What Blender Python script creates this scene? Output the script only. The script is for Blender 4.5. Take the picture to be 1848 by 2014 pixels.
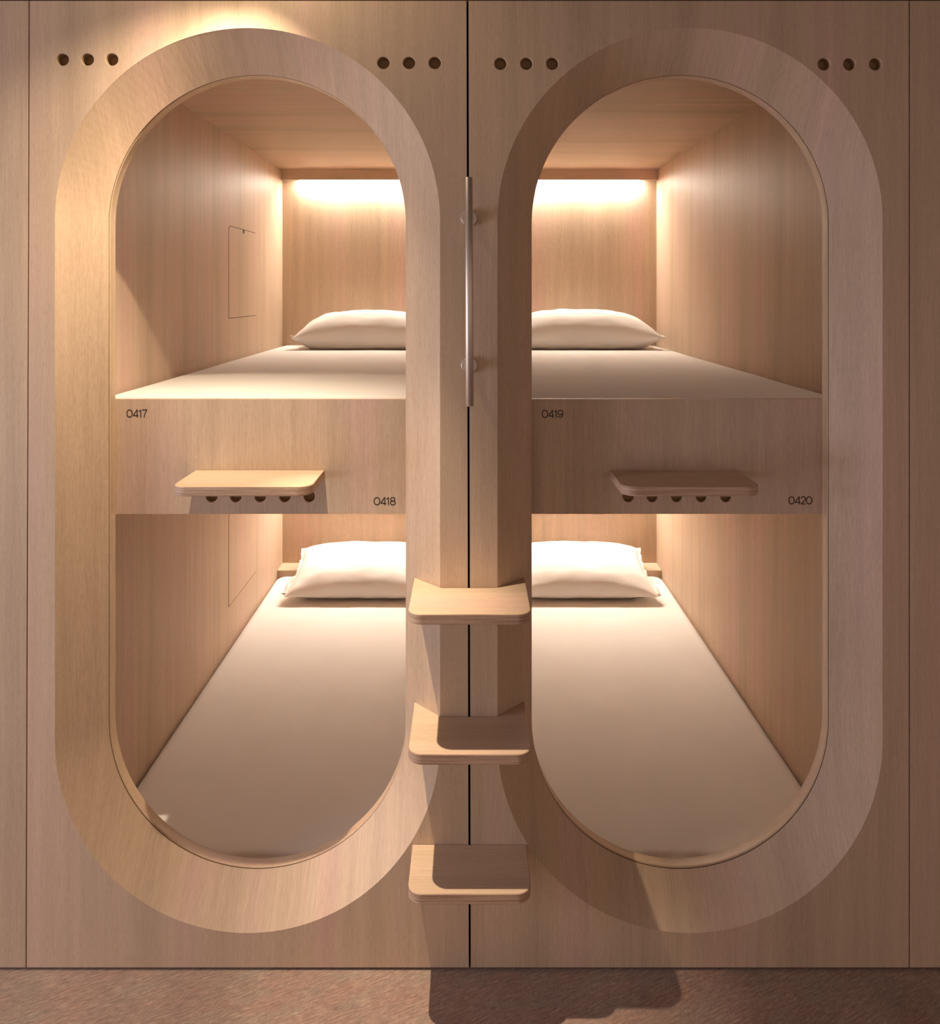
import bpy, bmesh, math, random
from mathutils import Vector, noise
from mathutils.geometry import tessellate_polygon

for o in list(bpy.data.objects):
    bpy.data.objects.remove(o)
SC = bpy.context.scene
COL = SC.collection
S = 0.001155            # metres per photo pixel on the facade plane
D = 1.74                # camera distance from the facade
HZ = 1.54               # camera height
PI = math.pi

# ------------------------------------------------------------------ camera
cd = bpy.data.cameras.new('camera')
cd.sensor_fit = 'HORIZONTAL'; cd.sensor_width = 36.0
cd.lens = 36.0 * (D / S) / 1848.0
cd.shift_x = 1.0 / 1848.0
cd.shift_y = -432.0 / 1848.0
cd.clip_start = 0.02
cam = bpy.data.objects.new('camera', cd)
cam.location = (0, -D, HZ); cam.rotation_euler = (PI / 2, 0, 0)
COL.objects.link(cam); SC.camera = cam

# ------------------------------------------------------------------ world and lights
SC.view_settings.view_transform = 'Standard'
SC.view_settings.look = 'None'
SC.view_settings.gamma = 1.0
SC.view_settings.use_curve_mapping = False
SC.view_settings.exposure = 0.0
w = bpy.data.worlds.new('corridor_ambient'); SC.world = w; w.use_nodes = True
bg = w.node_tree.nodes['Background']
bg.inputs[0].default_value = (1.0, 0.72, 0.585, 1); bg.inputs[1].default_value = 0.44

def add_light(name, kind, loc, target, energy, color, **kw):
    l = bpy.data.lights.new(name, kind); l.energy = energy; l.color = color
    for k, v in kw.items(): setattr(l, k, v)
    o = bpy.data.objects.new(name, l); o.location = loc
    d = Vector(target) - Vector(loc)
    o.rotation_euler = d.to_track_quat('-Z', 'Y').to_euler()
    COL.objects.link(o); return o

LX, LY, LZ = -0.465, -0.235, 2.39
T = math.radians(16)
WARM = (1.0, 0.82, 0.61)
# one recessed downlight, its uneven beam built up from a wide lobe, a tight core and soft spill
add_light('downlight_beam', 'SPOT', (LX, LY, LZ), (LX - 0.12, LY + math.sin(T), LZ - math.cos(T)), 60, WARM,
          spot_size=math.radians(71), spot_blend=1.0, shadow_soft_size=0.010)
add_light('downlight_core', 'SPOT', (LX, LY, LZ), (LX + 0.19, LY + 0.06, LZ - 1.0), 150, WARM,
          spot_size=math.radians(29), spot_blend=1.0, shadow_soft_size=0.010)
add_light('downlight_side_lobe', 'SPOT', (LX, LY, LZ), (LX - 0.38, LY + 0.12, LZ - 1.0), 58, WARM,
          spot_size=math.radians(85), spot_blend=1.0, shadow_soft_size=0.010)
add_light('downlight_spill', 'SPOT', (LX, LY, LZ), (LX, LY + 0.85, LZ - 0.6), 3.6, (1.0, 0.80, 0.52),
          spot_size=math.radians(165), spot_blend=0.6, shadow_soft_size=0.02)
# unseen area light added for the cool light from the left
add_light('cool_left_light', 'AREA', (-3.0, -0.95, 0.95), (0.2, 0, 0.8), 45, (0.80, 0.84, 1.0),
          shape='RECTANGLE', size=1.1, size_y=1.4)

# ------------------------------------------------------------------ materials
def nodes_of(name):
    m = bpy.data.materials.new(name); m.use_nodes = True
    nt = m.node_tree; b = nt.nodes['Principled BSDF']
    return m, nt, b

def noise_node(nt, vec, scale, detail=3.0, rough=0.55):
    n = nt.nodes.new('ShaderNodeTexNoise'); n.inputs['Scale'].default_value = scale
    n.inputs['Detail'].default_value = detail; n.inputs['Roughness'].default_value = rough
    nt.links.new(vec, n.inputs['Vector']); return n.outputs['Fac']

def mapping(nt, scale, rot=(0, 0, 0), loc=(0, 0, 0)):
    tc = nt.nodes.new('ShaderNodeTexCoord'); mp = nt.nodes.new('ShaderNodeMapping')
    mp.inputs['Scale'].default_value = scale; mp.inputs['Rotation'].default_value = rot
    mp.inputs['Location'].default_value = loc
    nt.links.new(tc.outputs['Object'], mp.inputs['Vector']); return mp.outputs['Vector']

def ramp(nt, fac, stops):
    r = nt.nodes.new('ShaderNodeValToRGB'); e = r.color_ramp.elements
    while len(e) < len(stops): e.new(0.5)
    for i, (p, c) in enumerate(stops): e[i].position = p; e[i].color = (*c, 1)
    nt.links.new(fac, r.inputs['Fac']); return r.outputs['Color']

def mix(nt, mode, fac, a, b):
    m = nt.nodes.new('ShaderNodeMix'); m.data_type = 'RGBA'; m.blend_type = mode
    m.inputs['Factor'].default_value = fac if not hasattr(fac, 'links') else 0
    if hasattr(fac, 'links'): nt.links.new(fac, m.inputs['Factor'])
    nt.links.new(a, m.inputs[6]); nt.links.new(b, m.inputs[7]); return m.outputs[2]

def wood(name, grain='Z', tint=(1, 1, 1), rough=0.5, loc=(0, 0, 0)):
    m, nt, b = nodes_of(name)
    def sc(a, lo): return {'F': (a, a * 0.02, lo), 'Z': (a, a, lo), 'X': (lo, a, a), 'Y': (a, lo, a)}[grain]
    c1 = tuple(x * t for x, t in zip((0.50, 0.362, 0.250), tint))
    c2 = tuple(x * t for x, t in zip((0.590, 0.430, 0.300), tint))
    c3 = tuple(x * t for x, t in zip((0.625, 0.415, 0.325), tint))
    broad = ramp(nt, noise_node(nt, mapping(nt, sc(4.6, 0.30), loc=loc), 1.6, 3.0), [(0.30, c1), (0.5, c2), (0.70, c3)])
    mid = ramp(nt, noise_node(nt, mapping(nt, sc(26, 0.7), loc=loc), 1.5, 4.0), [(0.30, (0.92, 0.915, 0.91)), (0.7, (1.04, 1.04, 1.04))])
    fine = ramp(nt, noise_node(nt, mapping(nt, sc(330, 6.0), loc=loc), 1.4, 3.0, 0.7), [(0.3, (0.90, 0.885, 0.87)), (0.65, (1.04, 1.04, 1.04))])
    flk = ramp(nt, noise_node(nt, mapping(nt, sc(420, 60.0), loc=loc), 1.0, 2.0, 0.6), [(0.35, (0.93, 0.92, 0.91)), (0.6, (1.03, 1.03, 1.03))])
    c = mix(nt, 'MULTIPLY', 1.0, broad, mid); c = mix(nt, 'MULTIPLY', 1.0, c, fine); c = mix(nt, 'MULTIPLY', 1.0, c, flk)
    nt.links.new(c, b.inputs['Base Color'])
    b.inputs['Roughness'].default_value = rough
    b.inputs['Specular IOR Level'].default_value = 0.35
    bp = nt.nodes.new('ShaderNodeBump'); bp.inputs['Strength'].default_value = 0.12; bp.inputs['Distance'].default_value = 0.0006
    nt.links.new(noise_node(nt, mapping(nt, sc(240, 5.0), loc=loc), 1.4, 3.0, 0.7), bp.inputs['Height'])
    nt.links.new(bp.outputs['Normal'], b.inputs['Normal'])
    return m

def ply_edge(name):
    m, nt, b = nodes_of(name)
    f = noise_node(nt, mapping(nt, (6, 6, 330)), 1.0, 2.0)
    c = ramp(nt, f, [(0.32, (0.36, 0.215, 0.14)), (0.5, (0.52, 0.34, 0.23)), (0.68, (0.60, 0.41, 0.29))])
    g = ramp(nt, noise_node(nt, mapping(nt, (90, 90, 500)), 1.0, 2.0), [(0.3, (0.88, 0.88, 0.88)), (0.7, (1.05, 1.05, 1.05))])
    nt.links.new(mix(nt, 'MULTIPLY', 1.0, c, g), b.inputs['Base Color'])
    b.inputs['Roughness'].default_value = 0.6
    return m

def plain(name, col, rough=0.6, metal=0.0, spec=0.4, var=0.06, scale=40):
    m, nt, b = nodes_of(name)
    c = ramp(nt, noise_node(nt, mapping(nt, (1, 1, 1)), scale, 3.0),
             [(0.3, tuple(x * (1 - var) for x in col)), (0.7, tuple(min(1, x * (1 + var)) for x in col))])
    nt.links.new(c, b.inputs['Base Color'])
    b.inputs['Roughness'].default_value = rough; b.inputs['Metallic'].default_value = metal
    b.inputs['Specular IOR Level'].default_value = spec
    return m

def emissive(name, col, strength):
    m, nt, b = nodes_of(name)
    b.inputs['Base Color'].default_value = (*col, 1)
    b.inputs['Emission Color'].default_value = (*col, 1); b.inputs['Emission Strength'].default_value = strength
    return m

def fabric(name):
    m, nt, b = nodes_of(name)
    c = ramp(nt, noise_node(nt, mapping(nt, (1, 1, 1)), 5, 3.0), [(0.3, (0.81, 0.765, 0.725)), (0.7, (0.85, 0.805, 0.765))])
    nt.links.new(c, b.inputs['Base Color']); b.inputs['Roughness'].default_value = 0.95
    b.inputs['Specular IOR Level'].default_value = 0.15
    bp = nt.nodes.new('ShaderNodeBump'); bp.inputs['Strength'].default_value = 0.25; bp.inputs['Distance'].default_value = 0.004
    nt.links.new(noise_node(nt, mapping(nt, (1, 0.6, 1), rot=(0, 0, 0.5)), 9, 3.0), bp.inputs['Height'])
    nt.links.new(bp.outputs['Normal'], b.inputs['Normal'])
    return m

def floor_mat():
    m, nt, b = nodes_of('floor_linoleum')
    def streak(ang, sc):
        m1 = mapping(nt, (1, 1, 1), rot=(0, 0, math.radians(ang)))
        m2 = nt.nodes.new('ShaderNodeMapping'); m2.inputs['Scale'].default_value = sc
        nt.links.new(m1, m2.inputs['Vector']); return m2.outputs['Vector']
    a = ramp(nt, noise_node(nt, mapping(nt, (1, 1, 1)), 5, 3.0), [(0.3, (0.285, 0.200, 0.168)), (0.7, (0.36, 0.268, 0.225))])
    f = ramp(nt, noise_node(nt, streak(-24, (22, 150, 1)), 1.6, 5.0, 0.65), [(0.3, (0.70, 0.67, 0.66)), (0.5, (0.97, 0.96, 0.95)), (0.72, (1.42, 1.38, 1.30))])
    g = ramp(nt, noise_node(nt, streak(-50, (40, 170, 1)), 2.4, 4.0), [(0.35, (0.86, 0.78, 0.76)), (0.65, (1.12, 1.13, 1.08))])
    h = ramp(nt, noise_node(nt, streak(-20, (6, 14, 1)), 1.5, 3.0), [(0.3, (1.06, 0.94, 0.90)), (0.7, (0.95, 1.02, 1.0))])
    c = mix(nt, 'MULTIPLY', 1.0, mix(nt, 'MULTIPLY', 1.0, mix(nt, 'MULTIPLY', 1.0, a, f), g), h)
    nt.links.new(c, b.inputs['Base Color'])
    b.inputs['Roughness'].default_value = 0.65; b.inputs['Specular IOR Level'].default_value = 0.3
    return m

def metal(name):
    m, nt, b = nodes_of(name)
    c = ramp(nt, noise_node(nt, mapping(nt, (300, 300, 3)), 1.0, 3.0), [(0.3, (0.60, 0.53, 0.48)), (0.7, (0.74, 0.66, 0.60))])
    nt.links.new(c, b.inputs['Base Color']); b.inputs['Metallic'].default_value = 1.0
    b.inputs['Roughness'].default_value = 0.42
    return m

W_V = wood('oak_veneer_upright', grain='F')
W_R = wood('oak_veneer_upright_second_leaf', grain='F', loc=(3.7, 1.9, 0.8))
W_I = wood('oak_veneer_interior', loc=(1.3, 5.2, 0.3), tint=(1.0, 1.03, 1.07))
W_B = wood('oak_veneer_board', loc=(6.1, 2.2, 2.3), tint=(1.0, 1.035, 1.07))
W_C = wood('oak_veneer_lengthwise', grain='X', loc=(0.4, 2.1, 0.9), tint=(1.0, 1.03, 1.06))
W_H = wood('oak_veneer_treads', grain='X', loc=(2.4, 7.1, 1.9), tint=(1.06, 1.07, 1.08))
M_PLY = ply_edge('plywood_edge')
M_RIM = wood('oak_edge_band', loc=(8.0, 1.0, 4.0), tint=(0.98, 0.98, 0.92))
M_DARK = plain('dark_joint', (0.035, 0.022, 0.016), 0.9)
M_GROOVE = plain('oak_groove', (0.36, 0.23, 0.14), 0.8)
M_HOLE = plain('bored_hole', (0.36, 0.235, 0.12), 0.8)
M_SHEET = fabric('white_cotton')
M_FLOOR = floor_mat()
M_METAL = metal('brushed_nickel')
M_INK = plain('black_print', (0.035, 0.024, 0.02), 0.6)
M_CEIL = plain('ceiling_paint', (0.22, 0.19, 0.17), 0.9)
M_LED = emissive('led_diffuser', (1.0, 0.90, 0.77), 262.0)
M_LEDLO = emissive('led_diffuser_lower', (1.0, 0.89, 0.76), 385.0)
M_BULB = emissive('downlight_lens', (1.0, 0.74, 0.45), 6.0)
M_UNDERSIDE = plain('lit_underside_white', (0.85, 0.82, 0.78), 0.5)  # pale colour standing in for light on the header underside
M_LINE = plain('hatch_joint', (0.10, 0.07, 0.045), 0.9)

# ------------------------------------------------------------------ mesh helpers
def link_mesh(name, verts, faces, mat, parent=None, smooth=False, mats=None, fmat=None):
    me = bpy.data.meshes.new(name); me.from_pydata([tuple(v) for v in verts], [], faces); me.validate()
    bm = bmesh.new(); bm.from_mesh(me); bmesh.ops.recalc_face_normals(bm, faces=bm.faces); bm.to_mesh(me); bm.free()
    for mm in (mats or [mat]): me.materials.append(mm)
    if fmat:
        for p in me.polygons: p.material_index = fmat(p)
    if smooth: me.polygons.foreach_set('use_smooth', [True] * len(me.polygons))
    o = bpy.data.objects.new(name, me); COL.objects.link(o)
    if parent:
        o.parent = parent
        o.location = -parent.location      # meshes are drawn in world coordinates
    return o

def box(name, x0, x1, y0, y1, z0, z1, mat, parent=None, bev=0.0, smooth=False):
    bm = bmesh.new()
    bmesh.ops.create_cube(bm, size=1.0)
    for v in bm.verts:
        v.co = Vector(((x0 + x1) / 2 + v.co.x * (x1 - x0), (y0 + y1) / 2 + v.co.y * (y1 - y0), (z0 + z1) / 2 + v.co.z * (z1 - z0)))
    if bev: bmesh.ops.bevel(bm, geom=list(bm.edges), offset=bev, segments=3, affect='EDGES', profile=0.5)
    me = bpy.data.meshes.new(name); bm.to_mesh(me); bm.free(); me.materials.append(mat)
    o = bpy.data.objects.new(name, me); COL.objects.link(o)
    if parent: o.parent = parent; o.location = -parent.location
    return o

def empty(name, loc, label, cat, group=None):
    o = bpy.data.objects.new(name, None); o.location = loc; o.empty_display_size = 0.1; COL.objects.link(o)
    tag(o, label, cat, group); return o

def tag(o, label, cat, group=None):
    o['label'] = label; o['category'] = cat
    if group: o['group'] = group
    return o

def struct(o, label=None, cat=None):
    o['kind'] = 'structure'
    if label: o['label'] = label
    if cat: o['category'] = cat
    return o

def stadium(cx, hw, zt, zb, n=72):
    """closed upright stadium outline, list of (x, z), counter-clockwise from the right end of the lower arc"""
    pts = []
    for i in range(n + 1):
        a = PI * i / n; pts.append((cx + hw * math.cos(a), zt - hw + hw * math.sin(a)))
    for i in range(n + 1):
        a = PI + PI * i / n; pts.append((cx + hw * math.cos(a), zb + hw + hw * math.sin(a)))
    return pts

def circle(cx, cz, r, n=28):
    return [(cx + r * math.cos(2 * PI * i / n), cz + r * math.sin(2 * PI * i / n)) for i in range(n)]

def strip(name, rings, mat, parent=None, smooth=True, closed=True, **k):
    """rings: list of (pts2d, y)"""
    verts = []; faces = []; n = len(rings[0][0])
    for pts, y in rings: verts += [(p[0], y, p[1]) for p in pts]
    for r in range(len(rings) - 1):
        for i in range(n if closed else n - 1):
            j = (i + 1) % n
            faces.append((r * n + i, r * n + j, (r + 1) * n + j, (r + 1) * n + i))
    return link_mesh(name, verts, faces, mat, parent, smooth, **k)

def holed_plate(name, outer, holes, y0, y1, mat, parent=None, hole_back=(), skip_side=(), back_y=None):
    """plate in the x-z plane with holes cut right through its front skin; holes listed in hole_back also pierce the back skin"""
    loops = [outer] + holes
    vs = []; offs = []
    for lp in loops: offs.append(len(vs)); vs += lp
    tri = tessellate_polygon([[Vector((p[0], p[1], 0)) for p in lp] for lp in loops])
    verts = [(p[0], y0, p[1]) for p in vs]; faces = [tuple(t) for t in tri]
    # back skin
    bl = [outer] + [holes[i] for i in hole_back]
    bo = len(verts); bv = []
    for lp in bl: bv += lp
    tri2 = tessellate_polygon([[Vector((p[0], p[1], 0)) for p in lp] for lp in bl])
    verts += [(p[0], y1, p[1]) for p in bv]; faces += [tuple(bo + i for i in reversed(t)) for t in tri2]
    n = len(outer)
    for i in range(n):
        j = (i + 1) % n; faces.append((i, j, bo + j, bo + i))
    return link_mesh(name, verts, faces, mat, parent)

def sunk_hole(cx, cz, y0, depth, r, parent):
    """lining of a bored hole: chamfered lip, bore and floor"""
    n = 28; verts = []; faces = []
    prof = [(r + 0.0001, 0.0), (r - 0.0012, 0.0015), (r - 0.0012, depth)]
    for rr, dy in prof: verts += [(x, y0 + dy, z) for x, z in circle(cx, cz, rr, n)]
    for k in range(2):
        for i in range(n):
            j = (i + 1) % n; faces.append((k * n + i, k * n + j, (k + 1) * n + j, (k + 1) * n + i))
    faces.append(tuple(2 * n + i for i in range(n)))
    return link_mesh('vent_hole', verts, faces, None, parent, mats=[W_V, M_HOLE], fmat=lambda p: 0 if p.index < n else 1)

def slab(name, outline, z0, z1, mat_top, mat_edge, parent=None, ease=0.0015):
    """horizontal board from a plan outline (x, y) with eased top and bottom arrises"""
    cx = sum(p[0] for p in outline) / len(outline); cy = sum(p[1] for p in outline) / len(outline)
    n = len(outline); verts = []; faces = []
    def inset(p, d):
        v = Vector((p[0] - cx, p[1] - cy)); l = v.length; v *= (l - d) / l; return (cx + v.x, cy + v.y)
    rings = [(ease, z0), (0, z0 + ease), (0, z1 - ease), (ease, z1)]
    for d, z in rings: verts += [(*inset(p, d), z) for p in outline]
    for k in range(3):
        for i in range(n):
            j = (i + 1) % n; faces.append((k * n + i, k * n + j, (k + 1) * n + j, (k + 1) * n + i))
    nf = len(faces)
    for zi, lo in ((0, 0), (3, 3 * n)):
        tri = tessellate_polygon([[Vector((*verts[lo + i][:2], 0)) for i in range(n)]])
        faces += [tuple(lo + i for i in t) for t in tri]
    return link_mesh(name, verts, faces, None, parent, mats=[mat_top, mat_edge], fmat=lambda p: 1 if p.index < nf else 0)

def px(x, y, ratio=1.0):
    """photo pixel on the plane whose scale relative to the facade is ratio -> (x, z)"""
    return ((x - 923) / ratio * S, HZ - (y - 575) / ratio * S)

# ------------------------------------------------------------------ setting
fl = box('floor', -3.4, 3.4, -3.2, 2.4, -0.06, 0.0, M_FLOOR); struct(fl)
ce = box('ceiling', -3.4, 3.4, -3.2, 2.4, 2.445, 2.48, M_CEIL); struct(ce)
WT, WB = 2.2022, 0.0065            # top and bottom of the facade panels
RP, BP = 0.953, 0.937             # scale ratios of bevel end and number board
Y1 = 0.082                        # depth where the bevel ends
YB = 0.1165                       # back of facade
def quad_panel(name, xs_top, xs_bot, z0, z1, y0, y1, mat):
    (a, b), (c, d) = xs_bot, xs_top
    v = [(a, y0, z0), (b, y0, z0), (d, y0, z1), (c, y0, z1), (a, y1, z0), (b, y1, z0), (d, y1, z1), (c, y1, z1)]
    f = [(0, 1, 2, 3), (7, 6, 5, 4), (0, 4, 5, 1), (1, 5, 6, 2), (2, 6, 7, 3), (3, 7, 4, 0)]
    return link_mesh(name, v, f, mat)
struct(quad_panel('wall_left', (-3.2, -1.0015), (-3.2, -1.0085), WB, WT, 0.0, 0.05, W_R))
struct(quad_panel('wall_right', (1.0005, 3.2), (1.0005, 3.2), WB, WT, 0.0, 0.05, W_R))
struct(box('trim_1', -3.2, 3.2, 0.0, 0.03, WT + 0.0045, 2.445, W_V))       # fascia between pods and ceiling
struct(box('wall_back', -3.2, 3.2, 2.30, 2.36, 0.0, 2.445, M_DARK))       # black wall the pods back onto
struct(box('trim_2', -0.99, 0.99, 0.118, 0.14, WT + 0.0005, 2.445, M_DARK))
struct(box('light_stop_1', -0.0125, 0.0125, 0.118, 0.15, 0.0, WT - 0.002, M_DARK))     # dark fillers added behind the joints to stop light leaking through
struct(box('light_stop_2', -1.03, -0.989, 0.118, 0.15, 0.0, WT - 0.002, M_DARK))
struct(box('light_stop_3', 0.989, 1.03, 0.118, 0.15, 0.0, WT - 0.002, M_DARK))

# ------------------------------------------------------------------ sleeping pods
ZT0, ZB0, HW0 = 2.1406, 0.0847, 378.5 * S       # outer outline of the bevel
BW = 72.5 * S                                   # bevel width
ZT1, ZB1, HW1 = ZT0 - BW, ZB0 + BW, HW0 - BW
WX = 0.970; IX = 0.030                          # outer and inner pod side walls
YW = 2.234                                      # back wall
CEIL = 2.175
BT, BBt = 1.281, 1.0026                         # number board top and bottom

GLY = {}
def arc(cx, cy, rx, ry, a0, a1, n=24):
    return [(cx + rx * math.cos(math.radians(a0 + (a1 - a0) * i / n)), cy + ry * math.sin(math.radians(a0 + (a1 - a0) * i / n))) for i in range(n + 1)]
def lobe(cx, cy, rx, ry, a0, a1, e=2.25, n=32):
    out = []
    for i in range(n + 1):
        a = math.radians(a0 + (a1 - a0) * i / n); c, s = math.cos(a), math.sin(a)
        out.append((cx + rx * math.copysign(abs(c) ** (2 / e), c), cy + ry * math.copysign(abs(s) ** (2 / e), s)))
    return out
w_ = 0.045
GLY['0'] = (0.68, [lobe(0.34, 0.5, 0.285, 0.45, 0, 360)])
GLY['4'] = (0.62, [[(0.47, 0), (0.47, 1.0)], [(0.45, 0.97), (0.06, 0.27)], [(0.03, 0.24), (0.60, 0.24)]])
GLY['1'] = (0.36, [[(0.22, 0), (0.22, 1.0)], [(0.22, 0.90), (0.03, 0.78)]])
GLY['7'] = (0.56, [[(0.02, 0.955), (0.54, 0.955)], [(0.51, 0.94), (0.36, 0.62), (0.27, 0.36), (0.235, 0.0)]])
GLY['8'] = (0.62, [lobe(0.31, 0.745, 0.215, 0.21, 0, 360), lobe(0.31, 0.28, 0.25, 0.235, 0, 360)])
GLY['9'] = (0.62, [lobe(0.31, 0.68, 0.25, 0.275, 0, 360), lobe(0.30, 0.50, 0.26, 0.45, 0, -150)])
GLY['2'] = (0.58, [lobe(0.29, 0.71, 0.235, 0.245, 170, -20) + [(0.44, 0.50), (0.25, 0.27), (0.07, 0.09)], [(0.04, 0.045), (0.56, 0.045)]])
def number(text, x, z, h, y, parent, width):
    verts = []; faces = []; adv = 0; hw = 0.058
    total = sum(GLY[c][0] for c in text)
    sx = width / total
    for c in text:
        wd, strokes = GLY[c]
        for si, st in enumerate(strokes):
            b = len(verts); n = len(st)
            closed = (Vector(st[0]) - Vector(st[-1])).length < 1e-6
            yy = y - 0.0004 - 0.00003 * si
            P = [Vector((x + (adv + p[0]) * sx, z + p[1] * h)) for p in st]
            for i in range(n):
                if closed: t = P[(i + 1) % (n - 1)] - P[(i - 1) % (n - 1) if i else n - 2]
                else: t = P[min(i + 1, n - 1)] - P[max(i - 1, 0)]
                t.normalize(); nn = Vector((-t.y, t.x)) * hw * h
                for q in (P[i] + nn, P[i] - nn):
                    verts.append((q.x, yy, q.y)); 
            for i in range(n - 1): faces.append((b + 2 * i, b + 2 * i + 1, b + 2 * i + 3, b + 2 * i + 2))
        adv += wd
    me = bpy.data.meshes.new('pod_number'); me.from_pydata(verts, [], faces); me.materials.append(M_INK)
    bm = bmesh.new(); bm.from_mesh(me)
    r = bmesh.ops.extrude_face_region(bm, geom=list(bm.faces))
    for g in r['geom']:
        if isinstance(g, bmesh.types.BMVert): g.co.y += 0.00035
    bmesh.ops.recalc_face_normals(bm, faces=bm.faces); bm.to_mesh(me); bm.free()
    o = bpy.data.objects.new('pod_number', me); COL.objects.link(o); o.parent = parent
    o.location = (0, 0, 0)
    return o

def make_pod(sgn, ctr, edges_top, edges_bot, vents, shelf_holes, numbers, label, hatches, wmat):
    pod = empty('sleeping_pod', (ctr, 0, 0), label, 'sleeping pod', 'two-berth sleeping pods')
    C0 = stadium(ctr, HW0, ZT0, ZB0); C1 = stadium(ctr, HW1, ZT1, ZB1)
    C0s = stadium(ctr, HW0 - 0.0010, ZT0 - 0.0010, ZB0 + 0.0010)
    outer = [(edges_bot[0], WB), (edges_bot[1], WB), (edges_top[1], WT), (edges_top[0], WT)]
    hol = [C0] + [circle(x, z, 0.0150) for x, z in vents]
    # front skin; the back skin (pierced by the smaller opening) closes the hollow facade
    loops = [outer] + hol
    vs = [p for lp in loops for p in lp]
    tri = tessellate_polygon([[Vector((p[0], p[1], 0)) for p in lp] for lp in loops])
    verts = [(p[0], 0.0, p[1]) for p in vs]; faces = [tuple(t) for t in tri]
    bo = len(verts); bv = outer + C1
    tri2 = tessellate_polygon([[Vector((p[0], p[1], 0)) for p in lp] for lp in (outer, C1)])
    verts += [(p[0], YB, p[1]) for p in bv]; faces += [tuple(bo + i for i in t) for t in tri2]
    for i in range(4): faces.append((i, (i + 1) % 4, bo + (i + 1) % 4, bo + i))
    link_mesh('front_panel', verts, faces, wmat, pod)
    strip('opening_bevel', [(C0, 0.0), (C0s, 0.0012), (C1, Y1)], wmat, pod, smooth=False)
    # groove and edge band behind the bevel
    g = stadium(ctr, HW1 + 0.0022, ZT1 + 0.0022, ZB1 - 0.0022)
    e = stadium(ctr, HW1 - 0.0012, ZT1 - 0.0012, ZB1 + 0.0012)
    strip('shadow_groove', [(C1, Y1), (g, Y1 + 0.0004), (g, Y1 + 0.0030), (C1, Y1 + 0.0034)], M_GROOVE, pod)
    strip('opening_rim', [(g, Y1 + 0.0030), (C1, Y1 + 0.0034), (e, Y1 + 0.0056), (e, Y1 + 0.0095), (C1, Y1 + 0.0118), (C1, YB)], M_RIM, pod)
    for x, z in vents: sunk_hole(x, z, 0.0, 0.022, 0.0150, pod)
    # shell
    a, b = sorted((sgn * WX, sgn * (WX + 0.016)))
    box('side_wall', a, b, YB + 0.001, YW + 0.014, 0.002, WT - 0.002, W_I, pod)
    a2, b2 = sorted((sgn * IX, sgn * (IX - 0.016)))
    box('side_wall', a2, b2, YB + 0.001, YW + 0.014, 0.002, WT - 0.002, W_I, pod)
    xa, xb = sorted((sgn * WX, sgn * IX))
    box('back_wall', xa, xb, YW, YW + 0.014, 0.002, WT - 0.002, W_B, pod)
    box('pod_ceiling', xa, xb, YB + 0.001, YW, CEIL, CEIL + 0.018, W_C, pod)
    box('bed_deck', xa, xb, YB + 0.0195, YW, BBt + 0.001, 1.150, W_C, pod)
    box('bed_deck', xa, xb, YB + 0.001, YW, 0.001, 0.018, W_C, pod)
    box('head_ledge', xa, xb, 2.126, YW, 0.018, 0.137, W_C, pod, bev=0.0015)
    # number board between the berths
    nb_out = [(xa + 0.001, BBt), (xb - 0.001, BBt), (xb - 0.001, BT), (xa + 0.001, BT)]
    nb = holed_plate('number_board', nb_out, [circle(x, z, 0.0150) for x, z in shelf_holes], YB + 0.0010, YB + 0.0190, W_B, pod)
    for x, z in shelf_holes:
        hh = sunk_hole(x, z, YB + 0.0010, 0.0172, 0.0150, nb); hh.location = (0, 0, 0)
    for t, nx, nz, nw in numbers: number(t, nx, nz, 0.0192, YB + 0.0010, nb, nw)
    # lighting headers
    for zc, m in ((CEIL, M_LED), (BBt + 0.001, M_LEDLO)):
        hd = box('light_header', xa, xb, 2.198, YW, zc - 0.055, zc - 0.0003, W_C, pod)
        df = box('light_diffuser', xa + 0.095, xb - 0.095, 2.206, 2.226, zc - 0.058, zc - 0.0552, m, hd)
        df.location = (0, 0, 0)
        ch = box('lit_underside_strip', xa, xb, 2.1982, 2.2055, zc - 0.0572, zc - 0.0551, M_UNDERSIDE, hd)  # pale strip added to imitate the brightly lit underside of the header
        ch.location = (0, 0, 0)
    # access hatches in the outer side wall
    for z0, z1 in hatches:
        y0, y1, r, t = 1.345, 1.742, 0.022, 0.0026
        def rr(d):
            pts = []
            for cy, cz, a0 in ((y1 - r, z1 - r, 0), (y0 + r, z1 - r, 90), (y0 + 0.003, z0 + 0.003, 180), (y1 - 0.003, z0 + 0.003, 270)):
                q = r if a0 < 180 else 0.003
                for i in range(9):
                    an = math.radians(a0 + 90 * i / 8); pts.append((cy + (q + d) * math.cos(an), cz + (q + d) * math.sin(an)))
            return pts
        xo = sgn * (WX - 0.0004); xi = sgn * (WX - 0.0009)
        A, B = rr(0), rr(-t); n = len(A)
        v = [(xo, p[0], p[1]) for p in B] + [(xi, p[0], p[1]) for p in B]
        f = [tuple(range(n, 2 * n))] + [(i, (i + 1) % n, n + (i + 1) % n, n + i) for i in range(n)]
        h = link_mesh('access_hatch', v, f, W_I, pod)
        v = [(xi, p[0], p[1]) for p in A] + [(xi, p[0], p[1]) for p in B] + [(sgn * WX, p[0], p[1]) for p in A]
        f = [(i, (i + 1) % n, n + (i + 1) % n, n + i) for i in range(n)] + [(i, (i + 1) % n, 2 * n + (i + 1) % n, 2 * n + i) for i in range(n)]
        f = [q for q in f if not all(v[i][1] > y1 - 0.012 for i in q)]      # joint left out on the side where the strip light washes it out
        j = link_mesh('hatch_joint', v, f, M_LINE, h); j.location = (0, 0, 0)
        yc = 1.548; hw, hh = 0.013, 0.018
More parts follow.
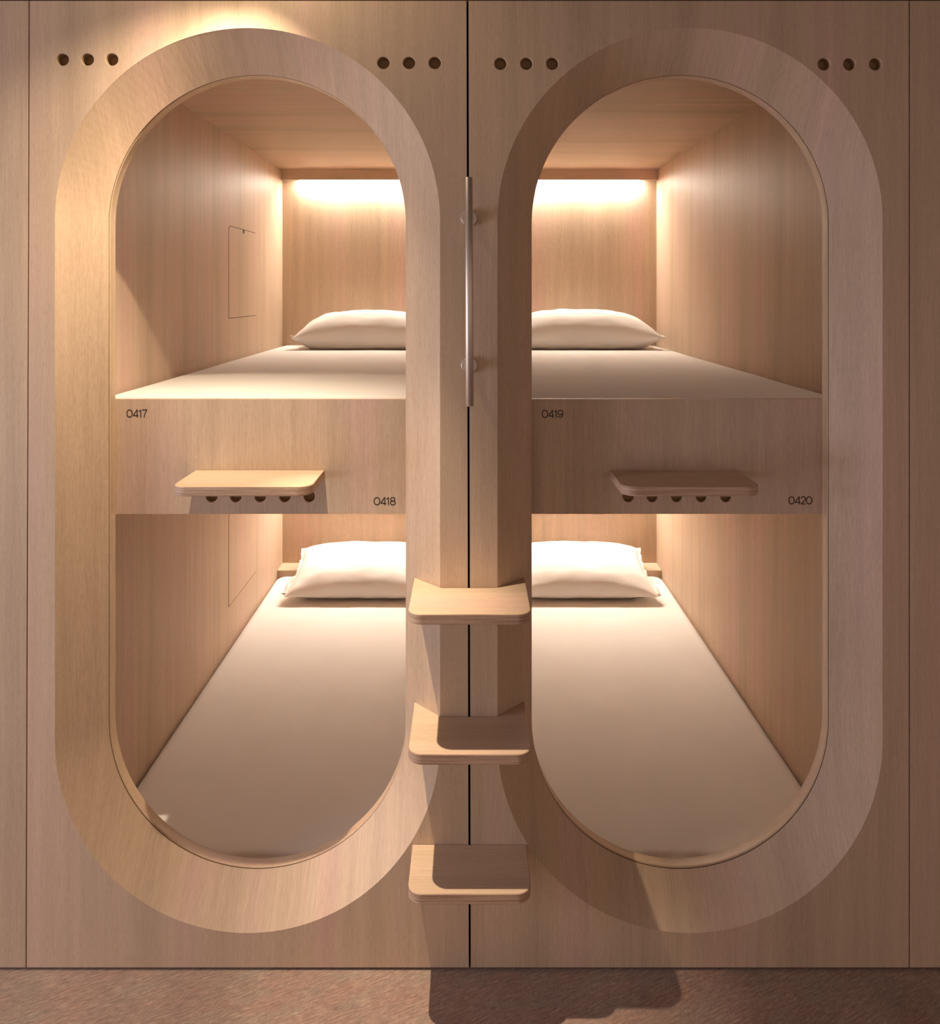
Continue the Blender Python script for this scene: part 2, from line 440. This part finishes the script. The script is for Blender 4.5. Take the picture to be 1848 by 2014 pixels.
        v = [(xi - sgn * 0.0004, yc + hw * c * 1.0, z1 - 0.001 + s_ * hh) for c, s_ in [(-1, 0)] + [(math.cos(math.radians(a)), math.sin(math.radians(a))) for a in range(180, 361, 15)] + [(1, 0)]]
        nn = len(v); v += [(sgn * WX, p[1], p[2]) for p in v]
        f = [tuple(range(nn))] + [(i, (i + 1) % nn, nn + (i + 1) % nn, nn + i) for i in range(nn)]
        l = link_mesh('finger_notch', v, f, M_DARK, h); l.location = (0, 0, 0)
    return pod

vl = [px(x, 117) for x in (123, 172, 220)] + [px(x, 123.5) for x in (754, 804.5, 855)]
vr = [px(x, 125) for x in (984, 1035, 1086)] + [px(x, 126) for x in (1620, 1670, 1721)]
hl = [px(x, 976.5, BP) for x in (416, 463.5, 511.5, 560, 608)]
hr = [px(x, 976.5, BP) for x in (1236, 1283, 1331, 1379.5, 1428)]
def npos(t, x0, x1, ybase):
    a = px(x0, ybase, BP); b = px(x1, ybase, BP); return (t, a[0], a[1], b[0] - a[0])
make_pod(-1, -436.5 * S, (-0.9985, -0.0070), (-1.0055, -0.0018), vl, hl,
         [npos('0417', 248.5, 289.5, 821), npos('0418', 734.5, 778, 993.5)],
         'left oak-veneer pod with two berths numbered 0417 and 0418', [(1.434, 1.810), (0.271, 0.647)], W_V)
make_pod(1, 433.5 * S, (-0.0022, 0.9975), (0.0030, 0.9975), vr, hr,
         [npos('0419', 1065, 1107.5, 822), npos('0420', 1550, 1597, 992)],
         'right oak-veneer pod with two berths numbered 0419 and 0420', [], W_R)

# ------------------------------------------------------------------ bedding
def mattress(sgn, z0, z1, yb, label):
    xa, xb = sorted((sgn * (WX - 0.002), sgn * (IX + 0.002)))
    y0 = YB + (0.0215 if z1 > 1 else 0.066)
    NX, NY = 46, 84; r = 0.030
    cx, cy = (xa + xb) / 2, (y0 + yb) / 2; hx, hy = (xb - xa) / 2, (yb - y0) / 2
    random.seed(int(z1 * 100))
    verts = []; faces = []
    def edge_param(k, n, h):       # denser near the borders
        t = -1 + 2 * k / n
        return h * math.copysign(1 - (1 - abs(t)) ** 1.6, t)
    def z_of(x, y):
        dx, dy = hx - abs(x), hy - abs(y)
        d = min(dx, dy)
        if dx < 0.06 and dy < 0.06:
            d = min(d, 0.06 - math.hypot(0.06 - dx, 0.06 - dy))
        d = max(d, 0)
        s = math.sqrt(max(0, 1 - (1 - min(d / r, 1)) ** 2))
        crown = 0.003 * (1 - (x / hx) ** 4) * (1 - (y / hy) ** 4)
        n = 0.0016 * noise.noise(Vector((x * 4 + sgn * 3, y * 3, z1 * 7)))
        return z1 - r + r * s + (crown + n) * s
    for j in range(NY + 1):
        for i in range(NX + 1):
            x, y = edge_param(i, NX, hx), edge_param(j, NY, hy)
            dx, dy = hx - abs(x), hy - abs(y)
            X, Y = x, y
            if dx < 0.06 and dy < 0.06:           # rounded plan corners
                q = Vector((0.06 - dx, 0.06 - dy)); m = max(q.x, q.y)
                if q.length > 1e-6:
                    q *= m / q.length
                    X = math.copysign(hx - 0.06 + q.x, x); Y = math.copysign(hy - 0.06 + q.y, y)
            verts.append((cx + X, cy + Y, z_of(X, Y)))
    w1 = NX + 1
    for j in range(NY):
        for i in range(NX): faces.append((j * w1 + i, j * w1 + i + 1, (j + 1) * w1 + i + 1, (j + 1) * w1 + i))
    loop = [i for i in range(w1)] + [j * w1 + NX for j in range(1, NY + 1)] + [NY * w1 + i for i in range(NX - 1, -1, -1)] + [j * w1 for j in range(NY - 1, 0, -1)]
    b = len(verts); n = len(loop)
    verts += [(verts[i][0], verts[i][1], z0) for i in loop]
    for k in range(n): faces.append((loop[k], loop[(k + 1) % n], b + (k + 1) % n, b + k))
    faces.append(tuple(b + k for k in range(n)))
    return tag(link_mesh('mattress', verts, faces, M_SHEET, smooth=True), label, 'mattress', 'mattresses in the berths')

mattress(-1, 1.1502, 1.267, YW - 0.006, 'white-sheeted mattress in upper left berth 0417, front half brightly lit')
mattress(1, 1.1502, 1.267, YW - 0.006, 'white-sheeted mattress in upper right berth 0419 above the shaded shelf')
mattress(-1, 0.0182, 0.117, 2.122, 'long white-sheeted mattress in lower left berth 0418, behind the left round-ended opening')
mattress(1, 0.0182, 0.117, 2.122, 'long white-sheeted mattress in lower right berth 0420, behind the right round-ended opening')

def pillow(loc, hw, hd, th, tilt, rz, seed, label, bot=0.30, peak=0.0, skew=0.0):
    """plump cushion: seam line at the rim, crowned top, flatter underside, pinched corners"""
    root = empty('pillow', loc, label, 'pillow', 'white pillows in the berths')
    N, M = 64, 48
    def build(side, name):
        verts = []; faces = []
        for j in range(M + 1):
            for i in range(N + 1):
                u = math.sin((-1 + 2 * i / N) * PI / 2); v = math.sin((-1 + 2 * j / M) * PI / 2)
                pu = 1 - 0.075 * (1 - v * v) ** 1.0 * abs(u) ** 3; pv = 1 - 0.10 * (1 - u * u) * abs(v) ** 3
                x = hw * u * pu; y = hd * v * pv
                uu = u - peak * (1 - u * u)
                prof = (max(0, 1 - abs(uu) ** 3.0) ** 0.56) * (max(0, 1 - abs(v) ** 2.2) ** 0.52)
                rad = Vector((u, v)).length
                wr = noise.noise(Vector((u * 3.2 + seed, v * 4.0, side * 2.0))) * 0.06 + noise.noise(Vector((u * 9 + seed, v * 7, 1.3))) * 0.02
                pleat = 0.004 * math.sin(14 * math.atan2(v, u) + seed) * max(0, rad - 0.75) * (1 - max(abs(u), abs(v)))
                rim = max(abs(u), abs(v)) ** 6
                if side > 0: z = th * prof * (1 + wr) + pleat * 8
                else: z = -th * bot * min(1, prof * 1.9) * (1 + wr * 0.25) - pleat * 3
                z += rim * 0.006 * noise.noise(Vector((u * 5 + seed, v * 5, 0)))
                verts.append((x, y + skew * u, z + th * bot))
        w1 = N + 1
        for j in range(M):
            for i in range(N): faces.append((j * w1 + i, j * w1 + i + 1, (j + 1) * w1 + i + 1, (j + 1) * w1 + i))
        return verts, faces
    tv, tf = build(1, 't'); bv, bf = build(-1, 'b')
    off = len(tv); verts = tv + bv; faces = tf + [tuple(off + i for i in reversed(f)) for f in bf]
    me = bpy.data.meshes.new('cushion'); me.from_pydata(verts, [], faces)
    bm = bmesh.new(); bm.from_mesh(me); bmesh.ops.remove_doubles(bm, verts=bm.verts, dist=0.0004)
    bmesh.ops.recalc_face_normals(bm, faces=bm.faces); bm.to_mesh(me); bm.free()
    me.materials.append(M_SHEET); me.polygons.foreach_set('use_smooth', [True] * len(me.polygons))
    body = bpy.data.objects.new('cushion', me); COL.objects.link(body); body.parent = root
    # pillowcase hem standing off one short end
    s = -1 if loc[0] < 0 else 1
    verts = []; faces = []; K = 40
    for k in range(K + 1):
        v = -0.93 + 1.86 * k / K
        x0 = s * hw * (1 - 0.075 * (1 - v * v)); y0 = hd * v + skew * s
        wv = 0.005 * math.sin(k * 0.9 + seed) + 0.004 * noise.noise(Vector((k * 0.35, seed, 0)))
        ln = 0.016 + 0.006 * noise.noise(Vector((k * 0.22, seed, 4)))
        for q, (dx, dz) in enumerate(((-0.022, 0.006), (0.4 * ln, 0.006 + wv), (ln, wv * 1.6 + 0.003), (ln, wv * 1.6 - 0.001), (0.4 * ln, -0.004 + wv), (-0.022, -0.004))):
            verts.append((x0 + s * dx, y0, th * bot + dz))
    for k in range(K):
        for q in range(6): faces.append((6 * k + q, 6 * k + (q + 1) % 6, 6 * (k + 1) + (q + 1) % 6, 6 * (k + 1) + q))
    faces += [tuple(range(6)), tuple(6 * K + q for q in range(6))]
    hem = link_mesh('pillowcase_hem', verts, faces, M_SHEET, smooth=True); hem.parent = root; hem.location = (0, 0, 0)
    root.rotation_euler = (tilt, 0, rz)
    return root

pillow((-0.490, 2.020, 1.2735), 0.340, 0.185, 0.125, 0.0, 0.0, 1.7, 'plump white pillow in upper left berth 0417, against the back wall', bot=0.42)
pillow((0.530, 2.020, 1.2735), 0.376, 0.185, 0.128, 0.0, 0.0, 5.1, 'plump white pillow in upper right berth 0419, under the bright light strip', bot=0.42)
pillow((-0.500, 1.965, 0.160), 0.345, 0.225, 0.102, 0.16, 0.0, 8.3, 'white pillow tilted up on head ledge of lower left berth 0418', bot=0.34)
pillow((0.510, 1.965, 0.160), 0.350, 0.225, 0.103, 0.16, 0.0, 3.9, 'white pillow tilted up on head ledge of lower right berth 0420', bot=0.34)

# ------------------------------------------------------------------ fold shelves on the number boards
def shelf(x0, x1, label):
    yb = YB + 0.0008; yf = -0.042; r = 0.034; zt = 1.1086
    o = [(x0, yb)]
    for cx, a0 in ((x0 + r, 180), (x1 - r, 270)):
        for i in range(13):
            a = math.radians(a0 + 90 * i / 12); o.append((cx + r * math.cos(a), yf + r + r * math.sin(a)))
    o.append((x1, yb))
    s = slab('shelf', o, zt - 0.021, zt, W_H, M_PLY)
    return tag(s, label, 'shelf', 'small shelves below the upper berths')
shelf(-0.6640, -0.3520, 'small rounded plywood shelf, brightly lit, on board between berths 0417 and 0418')
shelf(0.3390, 0.6500, 'small rounded plywood shelf, in shade, on board between berths 0419 and 0420')

# ------------------------------------------------------------------ climbing steps on the pier between the openings
def bevel_depth(x, z):
    """depth of facade surface at (x, z)"""
    c = -436.5 * S if x < 0 else 433.5 * S
    zc = min(max(z, ZB0 + HW0), ZT0 - HW0)
    d = math.hypot(x - c, z - zc)
    return min(max(0.0, HW0 - d), BW) * Y1 / BW
def step(zt, label):
    th = 0.022; hw = 0.1295; yf = -0.144; r = 0.030
    o = []
    for cx, a0 in ((-hw + r, 180), (hw - r, 270)):
        for i in range(13):
            a = math.radians(a0 + 90 * i / 12); o.append((cx + r * math.cos(a), yf + r + r * math.sin(a)))
    K = 40
    for i in range(K + 1):
        x = hw - 2 * hw * i / K
        o.append((x, bevel_depth(x, zt - 0.011) - 0.0006))
    return tag(slab('step', o, zt - th, zt, W_H, M_PLY), label, 'step', 'three plywood climbing steps')
step(0.869, 'topmost of three plywood steps on the pier between the openings, evenly lit')
step(0.577, 'middle of three plywood steps, its tread half in shadow')
step(0.286, 'lowest of three plywood steps, nearest the floor')

# ------------------------------------------------------------------ grab bar over the middle joint
hb = empty('grab_bar', (0.0, 0, 1.29), 'long vertical brushed metal grab bar between the two openings', 'grab bar')
def rod(name, p0, p1, r, mat, parent, n=28, ease=0.001):
    p0, p1 = Vector(p0), Vector(p1); d = (p1 - p0); L = d.length; d.normalize()
    q = d.to_track_quat('Z', 'Y'); verts = []; faces = []
    prof = [(r - ease, 0), (r, ease), (r, L - ease), (r - ease, L)]
    for rr, t in prof:
        for i in range(n):
            a = 2 * PI * i / n; verts.append(p0 + q @ Vector((rr * math.cos(a), rr * math.sin(a), t)))
    for k in range(3):
        for i in range(n): faces.append((k * n + i, k * n + (i + 1) % n, (k + 1) * n + (i + 1) % n, (k + 1) * n + i))
    faces += [tuple(range(n)), tuple(3 * n + i for i in range(n))]
    o = link_mesh(name, verts, faces, mat, parent)
    for p in o.data.polygons: p.use_smooth = len(p.vertices) == 4
    return o
BY = -0.060
def bx(px_): return (px_ - 923) * S * (D + BY) / D
rod('bar', (bx(923.5), BY, 1.2905), (bx(921), BY, 1.7925), 0.0089, M_METAL, hb)
for z in (1.7075, 1.375):
    rod('standoff', (-0.001, 0.0, z), (-0.0015, BY, z), 0.0080, M_METAL, hb)
    rod('rosette', (-0.001, -0.0005, z), (-0.001, -0.010, z), 0.0180, M_METAL, hb)

# ------------------------------------------------------------------ ceiling downlight
dl = empty('ceiling_downlight', (LX, LY, 2.445), 'small round ceiling downlight above the left pod', 'ceiling light')
strip_v = []; 
def ring_xy(r, z, n=40): return [(LX + r * math.cos(2 * PI * i / n), LY + r * math.sin(2 * PI * i / n), z) for i in range(n)]
vv = ring_xy(0.034, 2.4445) + ring_xy(0.045, 2.4445) + ring_xy(0.045, 2.4415) + ring_xy(0.034, 2.4395)
ff = [(k * 40 + i, k * 40 + (i + 1) % 40, ((k + 1) % 4) * 40 + (i + 1) % 40, ((k + 1) % 4) * 40 + i) for k in range(4) for i in range(40)]
link_mesh('trim_ring', vv, ff, M_METAL, dl)
link_mesh('lens', ring_xy(0.0335, 2.4425) + ring_xy(0.0335, 2.4435), [tuple(range(40)), tuple(range(40, 80))] + [(i, (i + 1) % 40, 40 + (i + 1) % 40, 40 + i) for i in range(40)], M_BULB, dl)
